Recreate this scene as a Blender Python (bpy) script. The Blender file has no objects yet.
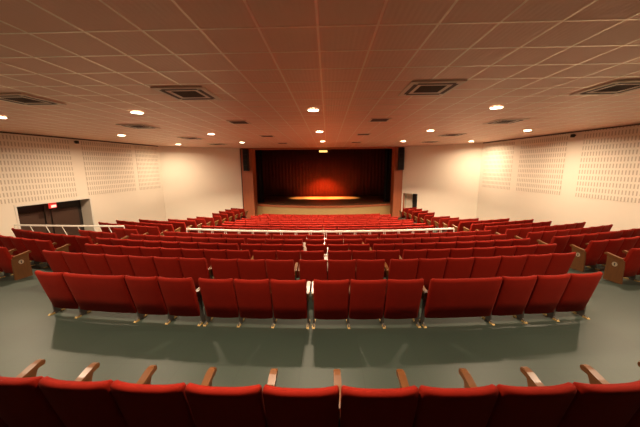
import bpy, bmesh, math, random
from math import sin, cos, pi, hypot, radians
from mathutils import Vector, Matrix, Euler
random.seed(7)
scene = bpy.context.scene
COL = scene.collection

# ------------------------------------------------------------------ camera
F = 272.0
CAMP = Vector((.36, 0, 4.4))
cam_d = bpy.data.cameras.new('camera')
cam = bpy.data.objects.new('camera', cam_d); COL.objects.link(cam)
cam_d.sensor_width = 36; cam_d.lens = F / 640 * 36; cam_d.clip_start = .05
CR = Matrix.Rotation(radians(1.66), 3, 'Z') @ Matrix.Rotation(radians(90 - 9.8), 3, 'X') @ Matrix.Rotation(radians(-.45), 3, 'Z')
cam.location = CAMP; cam.rotation_euler = CR.to_euler()
scene.camera = cam
def project(p):
    d = CR.transposed() @ (Vector(p) - CAMP)
    if d.z > -.05: return None
    return 320 + F * d.x / -d.z, 213.5 - F * d.y / -d.z, -d.z

# ------------------------------------------------------------------ light & exposure
scene.view_settings.view_transform = 'Standard'
scene.view_settings.look = 'None'
scene.view_settings.gamma = 1
scene.view_settings.use_curve_mapping = False
scene.view_settings.exposure = 0.22
w = bpy.data.worlds.new('world'); scene.world = w; w.use_nodes = True
w.node_tree.nodes['Background'].inputs[0].default_value = (.02, .012, .008, 1)
w.node_tree.nodes['Background'].inputs[1].default_value = .3
CEIL = 5.843
LAMP_W = 190.0
LAMP_C = (1.0, .76, .52)
LAMPS = [(-.25, 2.3), (-4.6, 2.65), (4.6, 2.65), (-8.8, 2.65), (8.8, 2.65),
         (0, 7.3), (-4.6, 7.3), (4.6, 7.3), (-8.8, 7.7), (8.8, 7.5),
         (.03, 11.7), (-4.7, 12.1), (4.6, 11.75), (-8.75, 12.2), (8.77, 12.1),
         (.08, 16.15), (-4.65, 16.3), (4.8, 16.6), (-8.9, 17.1), (9.0, 17.1)]
for x, y in LAMPS:
    ld = bpy.data.lights.new('downlight_bulb', 'AREA'); ld.shape = 'DISK'; ld.size = .2
    ld.color = LAMP_C; outer = abs(x) > 6
    ld.energy = LAMP_W * ((1.3 if y < 14 else .9) if outer else 2.8) if y > 10 else LAMP_W * (.9 if not outer else 1.1)
    ld.spread = radians(165 if outer else 115 if y > 10 else 140)
    lo = bpy.data.objects.new('downlight_bulb', ld); COL.objects.link(lo)
    lo.location = (x, y, CEIL - .035)
def spot(name, loc, tgt, energy, color, size, blend, rad=.1):
    ld = bpy.data.lights.new(name, 'SPOT'); ld.energy = energy; ld.color = color
    ld.spot_size = radians(size); ld.spot_blend = blend; ld.shadow_soft_size = rad
    lo = bpy.data.objects.new(name, ld); COL.objects.link(lo); lo.location = loc
    lo.rotation_euler = (Vector(tgt) - Vector(loc)).to_track_quat('-Z', 'Y').to_euler()
for sx, en in ((-2.2, 5000), (-.9, 12500), (.9, 12500), (2.2, 5000)):
    spot('stage_spot_and_bounce', (sx * .8, 26.2, 5.6), (sx, 26.5, 1.37), en, (1, .55, .16), 36, 1.0)
spot('stage_spot_and_bounce', (0, 25.0, 3.8), (0, 27.8, .3), 6500, (1, .11, .015), 88, 1.0)  # added red light imitating the bright floor's bounce onto the backdrop

# ------------------------------------------------------------------ materials
def mat(name, col, rough=.6, metal=0, noise=0, scale=20, bump=0, bscale=60, sheen=0, spec=.5, emis=None, stretch=None, col2=None):
    m = bpy.data.materials.new(name); m.use_nodes = True
    nt = m.node_tree; b = nt.nodes['Principled BSDF']
    b.inputs['Base Color'].default_value = (*col, 1)
    b.inputs['Roughness'].default_value = rough
    b.inputs['Metallic'].default_value = metal
    b.inputs['Specular IOR Level'].default_value = spec
    if sheen:
        b.inputs['Sheen Weight'].default_value = sheen
        b.inputs['Sheen Roughness'].default_value = .35
        b.inputs['Sheen Tint'].default_value = (1, .35, .2, 1)
    tc = nt.nodes.new('ShaderNodeTexCoord'); src = tc.outputs['Object']
    if stretch:
        mp = nt.nodes.new('ShaderNodeMapping'); mp.inputs['Scale'].default_value = stretch
        nt.links.new(src, mp.inputs['Vector']); src = mp.outputs['Vector']
    if noise or col2:
        n = nt.nodes.new('ShaderNodeTexNoise'); n.inputs['Scale'].default_value = scale; n.inputs['Detail'].default_value = 5
        nt.links.new(src, n.inputs['Vector'])
        mx = nt.nodes.new('ShaderNodeMix'); mx.data_type = 'RGBA'
        c2 = col2 if col2 else tuple(c * (1 - noise) for c in col)
        mx.inputs[6].default_value = (*col, 1); mx.inputs[7].default_value = (*c2, 1)
        nt.links.new(n.outputs['Fac'], mx.inputs[0]); nt.links.new(mx.outputs[2], b.inputs['Base Color'])
    if bump:
        n2 = nt.nodes.new('ShaderNodeTexNoise'); n2.inputs['Scale'].default_value = bscale
        nt.links.new(src, n2.inputs['Vector'])
        bp = nt.nodes.new('ShaderNodeBump'); bp.inputs['Strength'].default_value = bump; bp.inputs['Distance'].default_value = .01
        nt.links.new(n2.outputs['Fac'], bp.inputs['Height']); nt.links.new(bp.outputs[0], b.inputs['Normal'])
    if emis:
        b.inputs['Emission Color'].default_value = (*emis[0], 1); b.inputs['Emission Strength'].default_value = emis[1]
    return m
M = {}
M['velvet'] = mat('red_velvet', (.185, .0062, .0012), .85, noise=.25, scale=9, bump=.15, bscale=120, sheen=.03, spec=.12)
M['wood'] = mat('brown_wood', (.12, .045, .012), .3, scale=6, stretch=(8, 1, 8), col2=(.085, .028, .007))
M['panelwood'] = mat('brown_panel_wood', (.12, .047, .013), .5, scale=5, stretch=(1, 8, 1), col2=(.065, .024, .007), spec=.3)
M['metal'] = mat('dark_metal', (.09, .08, .07), .45, .6, noise=.2)
M['brass'] = mat('brass', (.55, .38, .15), .4, .7)
M['emblem'] = mat('pale_metal_emblem', (.45, .38, .28), .4, .5)
M['white'] = mat('white_paint', (.75, .70, .62), .4, noise=.05)
M['wall'] = mat('cream_wall', (.80, .72, .60), .75, noise=.03, scale=3, bump=.05, bscale=200)
M['frontwall'] = M['wall']
M['black'] = mat('black_paint', (.012, .011, .010), .6, noise=.2)
M['grille'] = mat('dark_grille', (.10, .055, .035), .6)
M['acwhite'] = mat('offwhite_plastic', (.80, .64, .50), .5, noise=.03)
M['door'] = mat('dark_brown_door', (.085, .045, .03), .45, scale=4, stretch=(6, 6, 1), col2=(.06, .03, .02))
M['doorframe'] = mat('black_door_frame', (.02, .014, .012), .5)
M['curtain'] = mat('black_curtain', (.075, .009, .004), .9, noise=.3, scale=3)
M['blackcurtain'] = mat('deep_black_curtain', (.008, .007, .007), .95)
M['stagefloor'] = mat('stage_floor_boards', (.20, .095, .045), .45, scale=3, stretch=(.4, 5, 1), col2=(.12, .055, .028))
M['stagewood'] = mat('light_stage_wood', (.50, .34, .14), .5, scale=4, stretch=(.6, 1, 6), col2=(.34, .22, .09))
M['proswood'] = mat('proscenium_wood', (.42, .125, .05), .5, scale=4, stretch=(4, 4, .6), col2=(.29, .08, .03))
M['red_sign'] = mat('red_sign', (.55, .02, .02), .4, emis=((1, .04, .03), .5))
M['sign_white'] = mat('pale_sign_face', (.8, .6, .55), .4, emis=((1, .6, .5), .7))
M['lens'] = mat('lamp_lens', (1, .9, .7), .4, emis=((1, .86, .62), 14))
M['warmlens'] = mat('stage_lamp_lens', (1, .8, .4), .4, emis=((1, .6, .16), 1.6))
M['tbar'] = mat('ceiling_tbar', (.97, .85, .70), .3, .85)

def ceiling_mat():
    m = mat('ceiling_panels', (.88, .54, .385), .45, spec=.6, noise=.06, scale=2)
    nt = m.node_tree; b = nt.nodes['Principled BSDF']
    tc = nt.nodes.new('ShaderNodeTexCoord')
    wv = nt.nodes.new('ShaderNodeTexWave'); wv.wave_type = 'BANDS'; wv.bands_direction = 'X'; wv.inputs['Scale'].default_value = 5.0
    nt.links.new(tc.outputs['Object'], wv.inputs['Vector'])
    bp = nt.nodes.new('ShaderNodeBump'); bp.inputs['Strength'].default_value = .25; bp.inputs['Distance'].default_value = .006
    nt.links.new(wv.outputs['Fac'], bp.inputs['Height']); nt.links.new(bp.outputs[0], b.inputs['Normal'])
    return m
M['ceiling'] = ceiling_mat()

def floor_mat():
    m = mat('grey_green_vinyl', (.029, .042, .032), .46, col2=(.020, .029, .023), scale=.8, spec=.4)
    nt = m.node_tree; b = nt.nodes['Principled BSDF']
    tc = nt.nodes.new('ShaderNodeTexCoord')
    # fine fleck
    n = nt.nodes.new('ShaderNodeTexNoise'); n.inputs['Scale'].default_value = 70; n.inputs['Detail'].default_value = 3
    nt.links.new(tc.outputs['Object'], n.inputs['Vector'])
    # sheet joints: brick of long strips
    br = nt.nodes.new('ShaderNodeTexBrick'); br.inputs['Scale'].default_value = 1
    br.inputs['Brick Width'].default_value = .8; br.inputs['Row Height'].default_value = .8
    br.offset = 0; br.inputs['Mortar Size'].default_value = .006; br.inputs['Mortar Smooth'].default_value = .5
    br.inputs['Color1'].default_value = (1, 1, 1, 1); br.inputs['Color2'].default_value = (.86, .88, .86, 1); br.inputs['Mortar'].default_value = (.7, .7, .7, 1)
    nt.links.new(tc.outputs['Object'], br.inputs['Vector'])
    old = b.inputs['Base Color'].links[0].from_socket
    mx = nt.nodes.new('ShaderNodeMix'); mx.data_type = 'RGBA'; mx.blend_type = 'MULTIPLY'; mx.inputs[0].default_value = .7
    nt.links.new(old, mx.inputs[6]); nt.links.new(br.outputs['Color'], mx.inputs[7])
    mx2 = nt.nodes.new('ShaderNodeMix'); mx2.data_type = 'RGBA'; mx2.blend_type = 'OVERLAY'; mx2.inputs[0].default_value = .35
    nt.links.new(mx.outputs[2], mx2.inputs[6]); nt.links.new(n.outputs['Color'], mx2.inputs[7])
    nt.links.new(mx2.outputs[2], b.inputs['Base Color'])
    return m
M['floor'] = floor_mat()

def slot_mat():
    """cream board with rows of short upright slots drawn in colour and bump"""
    m = mat('slotted_cream_board', (.80, .72, .60), .7)
    nt = m.node_tree; b = nt.nodes['Principled BSDF']; L = nt.links
    tc = nt.nodes.new('ShaderNodeTexCoord'); sp = nt.nodes.new('ShaderNodeSeparateXYZ')
    L.new(tc.outputs['Object'], sp.inputs[0])
    def mth(op, a, v=None, v2=None):
        n = nt.nodes.new('ShaderNodeMath'); n.operation = op
        if hasattr(a, 'node'): L.new(a, n.inputs[0])
        else: n.inputs[0].default_value = a
        if v is not None:
            if hasattr(v, 'node'): L.new(v, n.inputs[1])
            else: n.inputs[1].default_value = v
        return n.outputs[0]
    def band(c, period, width):
        f = mth('FRACT', mth('DIVIDE', c, period))
        return mth('LESS_THAN', f, width / period)
    u = sp.outputs['X']; z = sp.outputs['Z']
    mask = mth('MULTIPLY', band(u, .11, .045), band(z, .25, .17))
    mx = nt.nodes.new('ShaderNodeMix'); mx.data_type = 'RGBA'
    mx.inputs[6].default_value = (.80, .72, .60, 1); mx.inputs[7].default_value = (.52, .44, .34, 1)  # darker tone paints the shade inside the slot recesses
    L.new(mask, mx.inputs[0]); L.new(mx.outputs[2], b.inputs['Base Color'])
    inv = mth('SUBTRACT', 1.0, mask)
    bp = nt.nodes.new('ShaderNodeBump'); bp.inputs['Strength'].default_value = .6; bp.inputs['Distance'].default_value = .02
    L.new(inv, bp.inputs['Height']); L.new(bp.outputs[0], b.inputs['Normal'])
    return m
M['slots'] = slot_mat()

# ------------------------------------------------------------------ helpers
def link_mesh(name, me, parent=None, loc=(0, 0, 0), rotz=0):
    o = bpy.data.objects.new(name, me); COL.objects.link(o)
    o.location = loc; o.rotation_euler = (0, 0, rotz)
    if parent: o.parent = parent
    return o
def mesh_of(name, bm, mats, smooth=False):
    bmesh.ops.recalc_face_normals(bm, faces=bm.faces[:])
    me = bpy.data.meshes.new(name); bm.to_mesh(me); bm.free()
    for m in (mats if isinstance(mats, (list, tuple)) else [mats]): me.materials.append(m)
    if smooth:
        for p in me.polygons: p.use_smooth = True
    return me
def box(bm, x0, x1, y0, y1, z0, z1, mi=0, bev=0):
    vs = [bm.verts.new((x, y, z)) for x in (x0, x1) for y in (y0, y1) for z in (z0, z1)]
    fs = []
    for q in ((0, 1, 3, 2), (4, 6, 7, 5), (0, 4, 5, 1), (2, 3, 7, 6), (0, 2, 6, 4), (1, 5, 7, 3)):
        f = bm.faces.new([vs[i] for i in q]); f.material_index = mi; fs.append(f)
    if bev:
        es = list({e for f in fs for e in f.edges})
        bmesh.ops.bevel(bm, geom=es, offset=bev, segments=2, affect='EDGES', profile=.6)
def prism(bm, pts, axis, a, b_, mi=0):
    """pts 2-D polygon; axis 'x' -> (y,z) polygon from x=a..b ; axis 'z' -> (x,y) polygon from z=a..b"""
    def P(p, t): return (t, p[0], p[1]) if axis == 'x' else ((p[0], t, p[1]) if axis == 'y' else (p[0], p[1], t))
    A = [bm.verts.new(P(p, a)) for p in pts]; B = [bm.verts.new(P(p, b_)) for p in pts]
    n = len(pts); fs = [bm.faces.new(A), bm.faces.new(B[::-1])]
    for i in range(n): fs.append(bm.faces.new((A[i], B[i], B[(i + 1) % n], A[(i + 1) % n])))
    for f in fs: f.material_index = mi
def tube(bm, pts, r, seg=8, mi=0):
    pts = [Vector(p) for p in pts]; rings = []
    for i, p in enumerate(pts):
        d = (pts[min(i + 1, len(pts) - 1)] - pts[max(i - 1, 0)]).normalized()
        up = Vector((0, 0, 1)) if abs(d.z) < .9 else Vector((1, 0, 0))
        s = d.cross(up).normalized(); u = s.cross(d)
        rings.append([bm.verts.new(p + s * r * cos(2 * pi * k / seg) + u * r * sin(2 * pi * k / seg)) for k in range(seg)])
    for a, b_ in zip(rings, rings[1:]):
        for k in range(seg):
            f = bm.faces.new((a[k], a[(k + 1) % seg], b_[(k + 1) % seg], b_[k])); f.material_index = mi
    for rr in (rings[0], rings[-1]):
        f = bm.faces.new(rr); f.material_index = mi
def disc(bm, cx, cy, z0, z1, r, seg=24, mi=0):
    prism(bm, [(cx + r * cos(2 * pi * k / seg), cy + r * sin(2 * pi * k / seg)) for k in range(seg)], 'z', z0, z1, mi)
def struct(name, bm, m, smooth=False, parent=None):
    o = link_mesh(name, mesh_of(name, bm, m, smooth), parent)
    if parent is None: o['kind'] = 'structure'
    return o
def tag(o, label, cat, group=None):
    o['label'] = label; o['category'] = cat
    if group: o['group'] = group
    return o
def empty(name, loc, rotz=0):
    o = bpy.data.objects.new(name, None); COL.objects.link(o); o.location = loc; o.rotation_euler = (0, 0, rotz)
    o.empty_display_size = .2
    return o

# ------------------------------------------------------------------ floor: a shallow cone round the stage
RC = 38.01
def fdn(e):
    if e < 4.01: return 2.65 + .056 * (e - 4.01)
    if e < 9: return 2.65 + .108 * (e - 4.01)
    return 2.65 + .108 * 4.99 + .1 * (min(e, 20.5) - 9)
def eqy(x, y): return RC - hypot(x, RC - y)
def sm(a, b_, t):
    t = max(0, min(1, (t - a) / (b_ - a))); return t * t * (3 - 2 * t)
def floor_z(x, y):
    return CAMP.z - fdn(eqy(x, y)) + .28 * sm(5.0, 5.8, abs(x)) * sm(15.5, 20.5, y)
bm = bmesh.new(); NX, NY = 120, 104
xs = [-15 + 30 * i / NX for i in range(NX + 1)]; ys = [-2.6 + 26 * j / NY for j in range(NY + 1)]
gv = [[bm.verts.new((x, y, floor_z(x, y))) for y in ys] for x in xs]
for i in range(NX):
    for j in range(NY): bm.faces.new((gv[i][j], gv[i + 1][j], gv[i + 1][j + 1], gv[i][j + 1]))
fo = struct('floor', bm, M['floor'], True)

# ceiling slab and its metal grid
bm = bmesh.new(); box(bm, -15, 15, -2.6, 22.6, CEIL, CEIL + .15)
struct('ceiling', bm, M['ceiling'])
bm = bmesh.new()
GX, GY = .26, 3.13
for n in range(-25, 24):
    x = GX + .625 * n
    if abs(x) < 14.9: box(bm, x - .013, x + .013, -2.5, 21.9, CEIL - .004, CEIL - .0005)
for n in range(-9, 31):
    y = GY + .625 * n
    if y < 21.9: box(bm, -14.8, 14.8, y - .013, y + .013, CEIL - .0045, CEIL - .0006)
o = struct('trim_1', bm, M['tbar'])

# ------------------------------------------------------------------ walls
ZB = -1.0
LA, LB = Vector((-12.35, 10.5)), Vector((-10.95, 18.4))
RA, RB = Vector((11.6, 10.5)), Vector((10.4, 18.4))
def lw(y, off=0):
    t = (y - LA.y) / (LB.y - LA.y); d = (LB - LA).normalized(); n = Vector((-d.y, d.x))
    p = LA + (LB - LA) * t + n * off; return (p.x, p.y)
def rw(y, off=0):
    t = (y - RA.y) / (RB.y - RA.y); d = (RB - RA).normalized(); n = Vector((d.y, -d.x))
    p = RA + (RB - RA) * t + n * off; return (p.x, p.y)
DY0, DY1, DZ0, DZ1 = 10.62, 13.5, .78, 2.88
REC = .56
bm = bmesh.new()
prism(bm, [lw(-2.5), lw(DY0), lw(DY0, .8), lw(-2.5, .8)], 'z', ZB, CEIL)
prism(bm, [lw(DY1), lw(18.4), lw(18.4, .8), lw(DY1, .8)], 'z', ZB, CEIL)
prism(bm, [lw(DY0), lw(DY1), lw(DY1, .8), lw(DY0, .8)], 'z', DZ1, CEIL)
prism(bm, [lw(DY0), lw(DY1), lw(DY1, .8), lw(DY0, .8)], 'z', ZB, DZ0)
struct('wall_left', bm, M['wall'])
bm = bmesh.new()
prism(bm, [rw(-2.5), rw(18.4), rw(18.4, .5), rw(-2.5, .5)], 'z', ZB, CEIL)
struct('wall_right', bm, M['wall'])
bm = bmesh.new(); box(bm, -15, 15, -2.6, -2.4, ZB, CEIL); struct('wall_back', bm, M['door'])
# slanting walls either side of the stage
def front_wall(name, A, B, openings):
    A, B = Vector(A), Vector(B); d = (B - A).normalized(); n = Vector((d.y, -d.x))
    if n.y < 0: n = -n
    L = (B - A).length
    def P(s, off): p = A + d * s + n * off; return (p.x, p.y)
    bm = bmesh.new(); s0 = 0
    for (a, b_, z0, z1) in openings:
        prism(bm, [P(s0, 0), P(a, 0), P(a, .9), P(s0, .9)], 'z', ZB, CEIL)
        prism(bm, [P(a, 0), P(b_, 0), P(b_, .9), P(a, .9)], 'z', z1, CEIL)
        prism(bm, [P(a, 0), P(b_, 0), P(b_, .9), P(a, .9)], 'z', ZB, z0)
        s0 = b_
    prism(bm, [P(s0, 0), P(L, 0), P(L, .9), P(s0, .9)], 'z', ZB, CEIL)
    struct(name, bm, M['wall'])
    return P, L
front_wall('wall_front_left', (-10.95, 18.4), (-6.4, 21.3), [])
P, L = front_wall('wall_front_right', (10.4, 18.4), (6.15, 21.35), [(3.98, 5.10, .45, 2.3)])
# black sheet stands for the unlit interior beyond that opening
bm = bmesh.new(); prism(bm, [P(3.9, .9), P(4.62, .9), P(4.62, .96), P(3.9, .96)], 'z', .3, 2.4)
o = struct('doorway_dark', bm, M['black'])
bm = bmesh.new(); prism(bm, [P(4.6, .80), P(5.3, .80), P(5.3, .89), P(4.6, .89)], 'z', .3, 2.4)
struct('wall_doorway', bm, M['wall'])
bm = bmesh.new()
for fn in (lw, rw): prism(bm, [fn(-2.4, -.03), fn(18.35, -.03), fn(18.35, .02), fn(-2.4, .02)], 'z', CEIL - .055, CEIL - .006)
struct('trim_6', bm, M['grille'])  # dark strips stand for the shadow line where walls meet ceiling
# left double doors deep in the recess
bm = bmesh.new()
prism(bm, [lw(DY0 - .1, REC + .06), lw(DY1 + .1, REC + .06), lw(DY1 + .1, REC + .12), lw(DY0 - .1, REC + .12)], 'z', DZ0 - .1, DZ1 + .1)
d1 = struct('door_1', bm, M['doorframe'])
def door_leaf(y0, y1):
    bm = bmesh.new(); prism(bm, [lw(y0, REC), lw(y1, REC), lw(y1, REC + .055), lw(y0, REC + .055)], 'z', DZ0 + .01, DZ1 - .40)
    o = struct('door_leaf', bm, M['door'], parent=d1)
    return o
door_leaf(10.75, 11.83); door_leaf(12.15, 13.3)
bm = bmesh.new(); prism(bm, [lw(11.9, REC), lw(12.08, REC), lw(12.08, REC + .055), lw(11.9, REC + .055)], 'z', DZ0, DZ1)
struct('mullion', bm, M['door'], parent=d1)
# thin architrave round the left opening
bm = bmesh.new()
prism(bm, [lw(DY1 - .005, -.015), lw(DY1 + .07, -.015), lw(DY1 + .07, .01), lw(DY1 - .005, .01)], 'z', 1.0, DZ1 + .07)
prism(bm, [lw(DY0 - .07, -.015), lw(DY0 + .005, -.015), lw(DY0 + .005, .01), lw(DY0 - .07, .01)], 'z', 1.0, DZ1 + .07)
prism(bm, [lw(DY0, -.015), lw(DY1, -.015), lw(DY1, .01), lw(DY0, .01)], 'z', DZ1 - .005, DZ1 + .07)
struct('trim_2', bm, M['white'])

# slotted acoustic boards (one local frame each: x along the wall)
def board(fn, y0, y1, z0, z1, label):
    a, b_ = Vector(fn(y0, -.010)), Vector(fn(y1, -.010)); L = (b_ - a).length
    ang = math.atan2((b_ - a).y, (b_ - a).x)
    c = Vector(fn(y0, -.001)); side = 1 if Vector((-(b_ - a).y, (b_ - a).x)).dot(c - a) > 0 else -1
    bm = bmesh.new(); box(bm, 0, L, *((0, .009) if side > 0 else (-.009, 0)), 0, z1 - z0)
    o = link_mesh('acoustic_board', mesh_of('acoustic_board', bm, M['slots']), None, (a.x, a.y, z0), ang)
    tag(o, label, 'acoustic panel', 'slotted acoustic boards on the side walls')
board(lw, 6.5, 12.95, 3.05, CEIL - .06, 'cream slotted acoustic board on the left wall, nearest and directly above the doorway')
board(lw, 13.5, 16.25, 3.05, CEIL - .06, 'cream slotted acoustic board on the left wall just past the doorway')
board(lw, 16.55, 18.2, 3.05, CEIL - .06, 'narrow cream slotted acoustic board at the stage end of the left wall')
board(rw, 6.5, 12.35, 3.0, CEIL - .06, 'cream slotted acoustic board on the right wall, nearest the camera')
board(rw, 13.0, 15.5, 3.0, CEIL - .06, 'cream slotted acoustic board in the middle of the right wall')
board(rw, 15.9, 18.1, 3.0, CEIL - .06, 'cream slotted acoustic board at the stage end of the right wall')

# small black sensors high on the plain wall strips
for fn, y, lab in ((lw, 13.23, 'left'), (rw, 12.7, 'right')):
    x, yy = fn(y, -.12); e = empty('wall_sensor', (x, yy, 5.66))
    tag(e, 'small dark sensor high on the %s wall between two slotted boards' % lab, 'sensor', 'wall sensors')
    bm = bmesh.new(); box(bm, -.06, .06, -.06, .06, -.08, .06, 0, .02); link_mesh('sensor_body', mesh_of('sensor_body', bm, M['black']), e)
    s = 1 if fn is rw else -1
    bm = bmesh.new(); box(bm, *sorted((s * .061, s * .12)), -.03, .03, -.03, .04); link_mesh('bracket', mesh_of('bracket', bm, M['grille']), e)

# exit sign hanging in the left doorway
p = lw(11.95, .12)
e = empty('exit_sign', (p[0], p[1], 2.63)); e.rotation_euler = (0, 0, radians(10))
tag(e, 'small red exit sign hanging at the top of the left doorway', 'sign')
bm = bmesh.new(); box(bm, -.03, .03, -.19, .19, -.005, .25); link_mesh('sign_box', mesh_of('sign_box', bm, M['red_sign']), e)
bm = bmesh.new(); box(bm, .031, .036, -.13, .15, .02, .13); link_mesh('sign_face', mesh_of('sign_face', bm, M['sign_white']), e)

# ------------------------------------------------------------------ stage
SZ = 1.37
def apron(x): return 20.95 + 1.3 * (x / 5.5) ** 2
N = 28; pts = [(-5.5 + 11 * i / N, apron(-5.5 + 11 * i / N)) for i in range(N + 1)]
st = empty('stage', (0, 21, 0)); tag(st, 'raised stage with bowed pale wood front and brown board floor', 'stage')
def P0(x, y): return (x, y - 21)
bm = bmesh.new()
prism(bm, [P0(*q) for q in pts] + [P0(5.5, 22.62), P0(8.7, 22.62), P0(8.7, 29), P0(-8.7, 29), P0(-8.7, 22.62), P0(-5.5, 22.62)], 'z', SZ - .06, SZ)
link_mesh('stage_floor', mesh_of('stage_floor', bm, M['stagefloor']), st)
bm = bmesh.new()
fr = [P0(x, y + .03) for x, y in pts] + [P0(x, y + .12) for x, y in pts[::-1]]
prism(bm, fr, 'z', -.3, SZ - .061)
link_mesh('stage_front', mesh_of('stage_front', bm, M['stagewood']), st)
bm = bmesh.new()
fr = [P0(x, y - .01) for x, y in pts] + [P0(x, y + .03) for x, y in pts[::-1]]
prism(bm, fr, 'z', SZ - .16, SZ + .004)
link_mesh('stage_nosing', mesh_of('stage_nosing', bm, M['proswood']), st)
for s in (-1, 1):
    bm = bmesh.new(); x0, x1 = sorted((s * 5.5, s * 6.38))
    box(bm, x0, x1, 21.4, 22.38, -.4, CEIL, 0, .01)
    struct('trim_%d' % (3 if s < 0 else 4), bm, M['proswood'])
bm = bmesh.new(); box(bm, -5.5, 5.5, 21.45, 21.8, CEIL - .12, CEIL - .001); struct('trim_5', bm, M['proswood'])
for nm, bx in (('wall_stage_back', (-9, 9, 29.05, 29.2, -1, 8.1)), ('wall_stage_left', (-9, -8.8, 22.65, 29.04, -1, 7.99)), ('wall_stage_right', (8.8, 9, 22.65, 29.04, -1, 7.99)),
               ('ceiling_stage', (-9, 9, 22.75, 29.04, 8, 8.1)), ('wall_stage_header', (-9, 9, 22.62, 22.73, CEIL + .16, 8.1)),
               ('wall_stage_front_left', (-8.9, -6.39, 22.42, 22.6, -1, 8)), ('wall_stage_front_right', (6.39, 8.9, 22.42, 22.6, -1, 8))):
    bm = bmesh.new(); box(bm, *bx); struct(nm, bm, M['black'])
def drape(name, x0, x1, y, z0, z1, amp, pitch, m, label):
    bm = bmesh.new(); n = int((x1 - x0) / .05); rows = []
    for zz in (z0, z1):
        rows.append([[bm.verts.new((x0 + (x1 - x0) * i / n, y + dy + amp * sin(2 * pi * (x0 + (x1 - x0) * i / n) / pitch) + .3 * amp * sin(5.1 * (x0 + (x1 - x0) * i / n)), zz)) for i in range(n + 1)] for dy in (0, .02)])
    (a, a2), (b_, b2) = rows
    for i in range(n):
        bm.faces.new((a[i], a[i + 1], b_[i + 1], b_[i])); bm.faces.new((a2[i + 1], a2[i], b2[i], b2[i + 1]))
        bm.faces.new((a[i], a2[i], a2[i + 1], a[i + 1])); bm.faces.new((b_[i + 1], b2[i + 1], b2[i], b_[i]))
    o = link_mesh(name, mesh_of(name, bm, m, True)); tag(o, label, 'curtain', 'stage curtains'); return o
drape('stage_curtain', -7.3, 7.3, 27.9, SZ + .005, 7.8, .015, .34, M['curtain'], 'dark backdrop curtain glowing red at the rear of the stage')
drape('stage_curtain', -7.3, -5.15, 23.3, SZ + .005, 7.6, .06, .3, M['blackcurtain'], 'black curtain leg at the left edge of the stage')
drape('stage_curtain', 5.15, 7.3, 23.3, SZ + .005, 7.6, .06, .3, M['blackcurtain'], 'black curtain leg at the right edge of the stage')
# hanging stage lamp
e = empty('stage_lamp', (.02, 22.1, 5.54)); tag(e, 'small warm stage lamp hanging at the top centre of the stage opening', 'lamp')
bm = bmesh.new(); box(bm, -.36, .36, -.09, .12, -.05, .13, 0, .02); link_mesh('lamp_housing', mesh_of('lamp_housing', bm, M['black']), e)
bm = bmesh.new(); box(bm, -.32, .32, -.098, -.092, -.03, .11); link_mesh('lamp_lens', mesh_of('lamp_lens', bm, M['warmlens']), e)
bm = bmesh.new(); tube(bm, [(-.25, 0, .13), (-.25, 0, .30)], .012); tube(bm, [(.25, 0, .13), (.25, 0, .30)], .012)
link_mesh('hanger', mesh_of('hanger', bm, M['black']), e)
# tall speakers on the columns
for s, lab in ((-1, 'left'), (1, 'right')):
    e = empty('loudspeaker', (s * 5.93, 21.2, 4.1))
    tag(e, 'tall narrow black loudspeaker on the column at the %s of the stage' % lab, 'loudspeaker', 'stage loudspeakers')
    bm = bmesh.new(); box(bm, -.2, .2, -.16, .16, 0, 1.66, 0, .02); link_mesh('cabinet', mesh_of('cabinet', bm, M['black']), e)
    bm = bmesh.new()
    for k in range(4): box(bm, -.17, .17, -.172, -.161, .04 + k * .405, .41 + k * .405, 0, .004)
    link_mesh('front_grille', mesh_of('front_grille', bm, M['blackcurtain']), e)
    bm = bmesh.new(); box(bm, -.06, .06, .161, .20, .6, 1.0); link_mesh('bracket', mesh_of('bracket', bm, M['metal']), e)

# ------------------------------------------------------------------ ceiling fittings
bm = bmesh.new(); n = 28
ri = [(.137, -.001), (.17, -.001), (.17, -.010), (.142, -.022), (.137, -.02)]
rings = [[bm.verts.new((r * cos(2 * pi * k / n), r * sin(2 * pi * k / n), z)) for k in range(n)] for r, z in ri]
for a, b_ in zip(rings, rings[1:] + rings[:1]):
    for k in range(n): bm.faces.new((a[k], a[(k + 1) % n], b_[(k + 1) % n], b_[k]))
ring_me = mesh_of('trim_ring', bm, M['acwhite'], True)
bm = bmesh.new(); disc(bm, 0, 0, -.022, -.006, .135); lens_me = mesh_of('lens', bm, M['lens'])
ROWN = ['nearest', 'second', 'third', 'farthest']
COLN = {0: 'centre', -1: 'inner left', 1: 'inner right', -2: 'far left', 2: 'far right'}
for i, (x, y) in enumerate(LAMPS):
    c = 0 if abs(x) < 1 else (1 if abs(x) < 6 else 2) * (1 if x > 0 else -1)
    e = empty('ceiling_downlight', (x, y, CEIL - .0055))
    tag(e, 'round glowing recessed downlight, %s column, %s cross row of the ceiling' % (COLN[c], ROWN[i // 5]), 'ceiling light', 'recessed ceiling downlights')
    link_mesh('trim_ring', ring_me, e); link_mesh('lens', lens_me, e)
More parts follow.
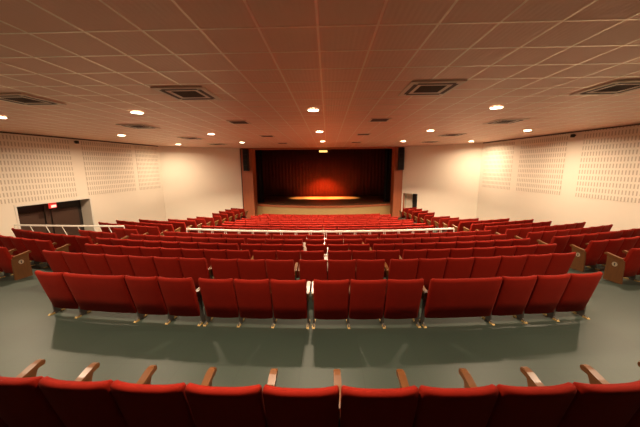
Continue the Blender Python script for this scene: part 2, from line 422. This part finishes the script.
# air conditioning cassettes
S = .47
def frame_ring(bm, ax0, ax1, ay0, ay1, bx0, bx1, by0, by1, z0, z1):
    box(bm, ax0, ax1, ay0, by0, z0, z1); box(bm, ax0, ax1, by1, ay1, z0, z1)
    box(bm, ax0, bx0, by0, by1, z0, z1); box(bm, bx1, ax1, by0, by1, z0, z1)
bm = bmesh.new(); frame_ring(bm, -S, S, -S, S, -.24, .24, -.24, .24, -.022, -.001)
cas_frame = mesh_of('cassette_frame', bm, M['acwhite'])
bm = bmesh.new()
box(bm, -.23, .23, -.23, .23, -.018, -.008)
for k in range(11): box(bm, -.23, .23, -.215 + k * .041, -.2 + k * .041, -.024, -.018)
cas_grille = mesh_of('intake_grille', bm, M['grille'])
slots_me = []
for a in range(4):
    bm = bmesh.new()
    if a < 2: s = (-1, 1)[a]; y0, y1 = sorted((s * .31, s * .39)); box(bm, -.33, .33, y0, y1, -.026, -.0225)
    else: s = (-1, 1)[a - 2]; x0, x1 = sorted((s * .31, s * .39)); box(bm, x0, x1, -.33, .33, -.026, -.0225)
    slots_me.append(mesh_of('air_slot', bm, M['blackcurtain'] if False else M['grille']))
CASS = [(-2.36, 5.6, 'inner left, nearest row'), (2.28, 5.5, 'inner right, nearest row'), (-6.0, 5.85, 'far left, nearest row'), (5.85, 5.65, 'far right, nearest row'),
        (-6.22, 9.7, 'left side, second row'), (6.26, 9.6, 'right side, second row'), (-6.35, 13.7, 'left side, third row'), (6.25, 13.5, 'right side, third row'),
        (-6.55, 17.4, 'left side, row closest to the stage'), (6.6, 17.3, 'right side, row closest to the stage')]
for x, y, lab in CASS:
    e = empty('air_conditioner_cassette', (x, y, CEIL - .0055)); tag(e, 'square ceiling air conditioner cassette, ' + lab, 'air conditioner', 'ceiling air conditioner cassettes')
    link_mesh('frame', cas_frame, e); link_mesh('intake_grille', cas_grille, e)
    for s_ in slots_me: link_mesh('air_slot', s_, e)
bm = bmesh.new(); frame_ring(bm, -.31, .31, -.31, .31, -.26, .26, -.26, .26, -.018, -.001); gf = mesh_of('vent_frame', bm, M['acwhite'])
bm = bmesh.new(); box(bm, -.255, .255, -.255, .255, -.006, -.002)
for k in range(12): box(bm, -.255, .255, -.24 + k * .042, -.222 + k * .042, -.016, -.006)
gg = mesh_of('vent_slats', bm, M['grille'])
for x, y, lab in [(-2.5, 9.1, 'left of centre, nearest'), (2.0, 9.0, 'right of centre, nearest'), (-2.5, 13.2, 'left of centre, middle'), (2.0, 12.9, 'right of centre, middle'),
                  (-2.4, 17.1, 'left of centre, closest to the stage'), (2.1, 17.0, 'right of centre, closest to the stage')]:
    e = empty('ceiling_vent', (x, y, CEIL - .0055)); tag(e, 'small dark square ceiling vent, ' + lab, 'vent', 'ceiling return vents')
    link_mesh('vent_frame', gf, e); link_mesh('vent_slats', gg, e)

# ------------------------------------------------------------------ theatre chairs
W = .59
def back_bm(w):
    bm = bmesh.new(); hw = w / 2 - .008; nu = 12 if w < .8 else 20
    us = [-1 + 2 * i / nu for i in range(nu + 1)]
    us = [-1, -.985, -.94] + us[1:-1] + [.94, .985, 1]
    rings = []
    for u in us:
        edge = max(0, (abs(u) - .95) / .05); sh = math.sqrt(max(0, 1 - edge * edge * .95))
        cy = .032 * abs(u) ** 3
        if w > .8: cy = .03 * abs(u) ** 6
        zt = .862 + .010 * abs(u) ** 3 - .03 * edge ** 2
        zb = .13 + .02 * edge ** 2; loop = []
        def Y(z): return (.87 - z) * .26
        th = .038 * (.35 + .65 * sh)
        prof = [(-th * .75, zb + .012), (-th * .95, .40), (-th, .62), (-th * 1.0, zt - .055), (-th * .85, zt - .022), (-th * .35, zt - .003), (th * .35, zt),
                (th * 1.05, zt - .014), (th * 1.35, zt - .05), (th * 1.15, .62), (th * 1.0, .40), (th * .7, zb + .012), (0, zb)]
        for dy, z in prof: loop.append(bm.verts.new((u * hw, Y(z) + cy + dy, z)))
        rings.append(loop)
    n = len(rings[0])
    for a, b_ in zip(rings, rings[1:]):
        for k in range(n): bm.faces.new((a[k], a[(k + 1) % n], b_[(k + 1) % n], b_[k]))
    bm.faces.new(rings[0]); bm.faces.new(rings[-1][::-1])
    return bm
def seat_bm(w):
    bm = bmesh.new(); hw = w / 2 - .035
    # cushion tipped up against the back
    prof = [(.245, .30), (.30, .285), (.36, .31), (.375, .37), (.345, .47), (.31, .545), (.27, .565), (.235, .55), (.225, .48), (.235, .36)]
    prism(bm, prof, 'x', -hw, hw)
    bmesh.ops.bevel(bm, geom=[e for e in bm.edges if abs(e.verts[0].co.x - e.verts[1].co.x) < .001], offset=.018, segments=2, affect='EDGES')
    return bm
def arm_bm(x):
    bm = bmesh.new()
    # wide rounded top board with hooked nose over a slimmer curved bracket
    prof = [(.15, .588), (.20, .600), (.34, .624), (.43, .648), (.475, .655), (.505, .645), (.512, .625), (.50, .600), (.482, .600), (.46, .612), (.42, .602), (.34, .584), (.20, .560), (.15, .552)]
    prism(bm, prof, 'x', x - .033, x + .033)
    bmesh.ops.bevel(bm, geom=[e for e in bm.edges if abs(e.verts[0].co.x - e.verts[1].co.x) < .001], offset=.007, segments=2, affect='EDGES')
    prism(bm, [(.17, .556), (.34, .594), (.46, .624), (.43, .57), (.40, .50), (.385, .42), (.20, .42), (.17, .48)], 'x', x - .019, x + .019)
    return bm
def leg_bm(x):
    bm = bmesh.new()
    prism(bm, [(.185, .545), (.235, .555), (.27, .12), (.36, .03), (.36, .012), (.12, .012), (.12, .03), (.19, .06)], 'x', x - .014, x + .014)
    prism(bm, [(.10, 0), (.10, .02), (.13, .034), (.19, .034), (.20, 0)], 'x', x - .022, x + .022, 1)
    prism(bm, [(.30, 0), (.30, .034), (.36, .034), (.39, .02), (.39, 0)], 'x', x - .022, x + .022, 1)
    return bm
def panel_bm(x):
    bm = bmesh.new()
    prism(bm, [(.10, .012), (.11, .545), (.19, .56), (.33, .588), (.455, .618), (.44, .50), (.455, .012)], 'x', x - .022, x + .022)
    return bm
def emblem_bm(x, s):
    bm = bmesh.new(); a, b_ = sorted((x + s * .0225, x + s * .028)); n = 20; cy, cz = .275, .43
    prism(bm, [(cy + .052 * cos(2 * pi * k / n), cz + .052 * sin(2 * pi * k / n)) for k in range(n)], 'x', a, b_)
    a, b_ = sorted((x + s * .028, x + s * .031))
    prism(bm, [(cy - .012, cz - .03), (cy + .012, cz - .03), (cy + .012, cz + .03), (cy - .012, cz + .03)], 'x', a, b_, 1)
    return bm
MESH = {}
def gm(kind, w, x=0, s=0):
    k = (kind, round(w, 3), round(x, 3), s)
    if k not in MESH:
        if kind == 'backrest': MESH[k] = mesh_of('backrest', back_bm(w), M['velvet'], True)
        if kind == 'seat': MESH[k] = mesh_of('seat', seat_bm(w), M['velvet'], True)
        if kind == 'armrest': MESH[k] = mesh_of('armrest', arm_bm(x), M['wood'])
        if kind == 'leg': MESH[k] = mesh_of('leg', leg_bm(x), [M['metal'], M['brass']])
        if kind == 'end_panel': MESH[k] = mesh_of('end_panel', panel_bm(x), M['panelwood'])
        if kind == 'emblem': MESH[k] = mesh_of('emblem', emblem_bm(x, s), [M['emblem'], M['metal']])
        for v in MESH[k].vertices: v.co.z *= 1.057
    return MESH[k]
def chair_parts(wn, right, pl, pr):
    """list of (name, mesh, parent index) ; right: also an arm on the right ; pl/pr panelled ends"""
    w = W * wn; out = [('backrest', gm('backrest', w), None), ('seat', gm('seat', w), None)]
    for side in ([-1, 1] if right else [-1]):
        x = side * w / 2
        out.append(('armrest', gm('armrest', 0, x), None))
        if (side < 0 and pl) or (side > 0 and pr):
            out.append(('end_panel', gm('end_panel', 0, x), None)); out.append(('emblem', gm('emblem', 0, x, side), len(out) - 1))
        else: out.append(('leg', gm('leg', 0, x), None))
    return out
WHOLE = {}
def whole_mesh(wn, right, pl, pr):
    k = (wn, right, pl, pr)
    if k not in WHOLE:
        mats = [M['velvet'], M['wood'], M['metal'], M['brass'], M['panelwood'], M['emblem']]; bm = bmesh.new()
        for nm, me, _ in chair_parts(*k):
            n0 = len(bm.faces); bm.from_mesh(me); bm.faces.ensure_lookup_table()
            for f in bm.faces[n0:]: f.material_index = mats.index(me.materials[f.material_index])
        me = bpy.data.meshes.new('theatre_chair'); bm.to_mesh(me); bm.free()
        for m in mats: me.materials.append(m)
        WHOLE[k] = me
    return WHOLE[k]

ORD = ['zeroth', 'first', 'second', 'third', 'fourth', 'fifth', 'sixth', 'seventh', 'eighth', 'ninth', 'tenth', 'eleventh', 'twelfth', 'thirteenth', 'fourteenth',
       'fifteenth', 'sixteenth', 'seventeenth', 'eighteenth', 'nineteenth', 'twentieth', 'twenty-first', 'twenty-second', 'twenty-third', 'twenty-fourth']
chairs = []   # dict per chair
GAP = .10
def add_row(e, s_start, groups, block, rowlab, group, pl=False, pr=False, far=False):
    """groups: list of lists of widths, left to right, starting at arc length s_start"""
    r = RC - e; s = s_start; row = []
    for gi, g in enumerate(groups):
        for ci, wn in enumerate(g):
            w = W * wn; c = s + w / 2; s += w; th = c / r
            x, y = r * sin(th), RC - r * cos(th)
            fx, fy = x - .25 * sin(th), y + .25 * cos(th)
            z = floor_z(fx, fy)
            q = project((x, y, z + .8))
            row.append(dict(e=e, x=x, y=y, z=z, th=th, wn=wn, right=ci == len(g) - 1, pl=pl and gi == 0 and ci == 0,
                            pr=pr and gi == len(groups) - 1 and ci == len(g) - 1, q=q, block=block, rowlab=rowlab, group=group, far=far))
        s += GAP if e < 6 else .08
    row = [c for c in row if c['q'] and (-45 if e > 2 else -200) < c['q'][0] < (685 if e > 2 else 840)]
    for i, c in enumerate(row): c['i'] = i + 1; c['n'] = len(row)
    chairs.extend(row)
def width(groups): return sum(sum(g) for g in groups) * W + GAP * (len(groups) - 1)

# foreground row
add_row(1.74, .45 - 8 * W, [[1] * 15], 'mid', 'foreground row at the bottom of the photo', 'foreground row of theatre chairs')
rows_c = [(4.03, [[1, 2, 1, 1], [1] * 3, [1] * 3, [2, 1, 1, 1]], 0),
          (5.38, [[1.022] * 7, [1.022] * 3, [1.022] * 3, [1.022] * 7], -.30),
          (6.32, [[1] * 8, [1] * 3, [1] * 3, [1] * 7], .05),
          (7.2, [[1] * 8, [1] * 3, [1] * 3, [1] * 8], -.25),
          (8.1, [[1] * 7, [1] * 3, [1] * 3, [1] * 8], -.05),
          (9.0, [[1] * 7, [1] * 3, [1] * 3, [1] * 7], .3)]
for k, (e, g, sh) in enumerate(rows_c):
    add_row(e, -width(g) / 2 + sh + (.07 if k == 0 else 0), g, 'middle', '%s row beyond the wide aisle, middle block' % ORD[k + 1], '%s row of the middle block' % ORD[k + 1])
for k in range(9):
    e = 10.9 + .9 * k; hw = 5.05 - .085 * k; n = int(2 * hw / W); sh = .14 if k % 2 else -.14
    add_row(e, -n * W / 2 + sh, [[1] * n], 'far', '%s row beyond the white centre railing' % ORD[k + 1], '%s row beyond the railing' % ORD[k + 1], far=True)
def interp(t, tab):
    if t <= tab[0][0]: return tab[0][1]
    for (a, va), (b_, vb) in zip(tab, tab[1:]):
        if t <= b_: return va + (vb - va) * (t - a) / (b_ - a)
    return tab[-1][1]
INNER = [(5.3, 7.3), (6.3, 7.38), (7.2, 7.08), (8.1, 7.0), (9.0, 6.88), (9.9, 6.6), (18.6, 5.75)]
OUT_R = [(5.3, 10.8), (6.3, 11.2), (7.2, 11.3), (8.1, 11.2), (9.0, 10.85), (9.9, 10.2), (10.8, 9.75), (11.7, 9.2), (12.6, 8.1), (13.5, 7.4), (14.4, 7.0), (16, 6.9), (18.6, 6.9)]
OUT_L = [(5.3, 10.8), (6.3, 11.2), (7.2, 11.3), (7.21, 9.0), (8.1, 8.9), (9.0, 8.2), (9.01, 9.9), (9.9, 9.9), (10.8, 9.75), (11.7, 9.2), (12.6, 8.1), (13.5, 7.4), (14.4, 7.0), (16, 6.9), (18.6, 6.9)]
SIDE_E = [5.33, 6.32, 7.2, 8.1, 9.0] + [9.9 + .87 * k for k in range(11)]
for k, e in enumerate(SIDE_E):
    r = RC - e
    for s, tab, nm in ((-1, OUT_L, 'left'), (1, OUT_R, 'right')):
        a = r * math.asin((interp(e, INNER) + .03 + (.32 if (s < 0 and k == 0) else .15 if (s < 0 and k == 1) else 0)) / r); b_ = r * math.asin(interp(e, tab) / r)
        n = max(1, round((b_ - a) / W))
        st_ = a if s > 0 else -a - n * W
        add_row(e, st_, [[1] * n], nm, '%s row of the %s side block' % (ORD[k + 1], nm), '%s row of the %s side block' % (ORD[k + 1], nm), pl=s > 0 and e < 11, pr=s < 0 and e < 11, far=e > 9.5)

chairs.sort(key=lambda c: c['q'][2])
LIMIT = 300
cent = [c for c in chairs[:LIMIT]]
rest = chairs[LIMIT:]
print('chairs', len(chairs), 'individual', len(cent))
for c in cent:
    i, n = c['i'], c['n']
    if c['block'] == 'mid': pos = '%s from the left' % ORD[i]
    elif i <= (n + 1) // 2: pos = '%s from left' % ORD[i] if i > 1 else 'leftmost'
    else: pos = '%s from right' % ORD[n + 1 - i] if i < n else 'rightmost'
    kind = 'double-width red seat' if c['wn'] == 2 else 'red velvet chair'
    lab = '%s, %s, %s' % (kind, pos, c['rowlab'])
    a = (c['wn'], c['right'], c['pl'], c['pr']); loc = (c['x'], c['y'], c['z'])
    if c['far']:
        o = link_mesh('theatre_chair', whole_mesh(*a), None, loc, c['th'])
        tag(o, lab, 'chair', c['group'])
    else:
        root = empty('theatre_chair', loc, c['th']); tag(root, lab, 'chair', c['group']); made = []
        for nm, me, par in chair_parts(*a):
            made.append(link_mesh(nm, me, made[par] if par is not None else root))
if rest:
    bm = bmesh.new()
    for c in rest:
        n0 = len(bm.verts); bm.from_mesh(whole_mesh(c['wn'], c['right'], c['pl'], c['pr'])); bm.verts.ensure_lookup_table()
        T = Matrix.Translation((c['x'], c['y'], c['z'])) @ Matrix.Rotation(c['th'], 4, 'Z')
        bmesh.ops.transform(bm, matrix=T, verts=bm.verts[n0:])
    me = bpy.data.meshes.new('distant_theatre_chairs'); bm.to_mesh(me); bm.free()
    for m in [M['velvet'], M['wood'], M['metal'], M['brass'], M['panelwood'], M['emblem']]: me.materials.append(m)
    o = link_mesh('distant_theatre_chairs', me); o['kind'] = 'stuff'
    tag(o, 'rows of distant red theatre chairs packed close in front of the stage', 'chairs')

# ------------------------------------------------------------------ white railings
def rail(name, e_or_pts, label, style):
    P = [Vector(p) for p in e_or_pts]; base = P[0].copy()
    mid = P[len(P) // 2]; b0 = Vector((mid.x, mid.y, floor_z(mid.x, mid.y)))
    root = empty(name, b0); tag(root, label, 'railing', 'white railings')
    top = [Vector((p.x, p.y, floor_z(p.x, p.y) + .9)) - b0 for p in P]
    bm = bmesh.new(); 
    for a, b_ in zip(top, top[1:]):
        d = (b_ - a).normalized(); n = Vector((-d.y, d.x, 0)).normalized() * .022
        vs = []
        for q in (a, b_):
            for s, dz in ((-1, -.028), (1, -.028), (1, .028), (-1, .028)): vs.append(bm.verts.new(q + n * s + Vector((0, 0, dz))))
        for k in range(4): bm.faces.new((vs[k], vs[(k + 1) % 4], vs[4 + (k + 1) % 4], vs[4 + k]))
        bm.faces.new(vs[:4]); bm.faces.new(vs[4:][::-1])
    link_mesh('top_rail', mesh_of('top_rail', bm, M['white']), root)
    # posts at even spacing
    tot = sum((b_ - a).length for a, b_ in zip(top, top[1:])); n = int(tot / .53); 
    def at(t):
        for a, b_ in zip(top, top[1:]):
            l = (b_ - a).length
            if t <= l + 1e-6: return a.lerp(b_, t / l)
            t -= l
        return top[-1]
    for k in range(n + 1):
        p = at(tot * k / n); d = (at(min(tot, tot * k / n + .1)) - at(max(0, tot * k / n - .1))).normalized(); d.z = 0
        bm = bmesh.new()
        def foot(q): return Vector((q.x, q.y, floor_z(q.x + b0.x, q.y + b0.y) - b0.z + .0))
        if k in (0, n): tube(bm, [p - Vector((0, 0, .03)), foot(p)], .02)
        elif style == 'A':
            for s in (-1, 1): tube(bm, [p + d * s * .025 - Vector((0, 0, .03)), foot(p + d * s * .10)], .011, 6)
        else:
            s = 1; tube(bm, [p - d * .02 - Vector((0, 0, .03)), foot(p + d * .30)], .014, 6)
        link_mesh('post', mesh_of('post', bm, M['white']), root)
r = RC - 9.78
rail('railing', [(r * sin(t), RC - r * cos(t), 0) for t in [(-5.2 + 10.4 * i / 16) / r for i in range(17)]], 'long white railing across the middle block', 'A')
rail('railing', [(-11.75, 9.95, 0), (-10.5, 10.15, 0), (-9.2, 10.4, 0), (-7.95, 10.62, 0)], 'short white handrail in front of the left doorway', 'S')
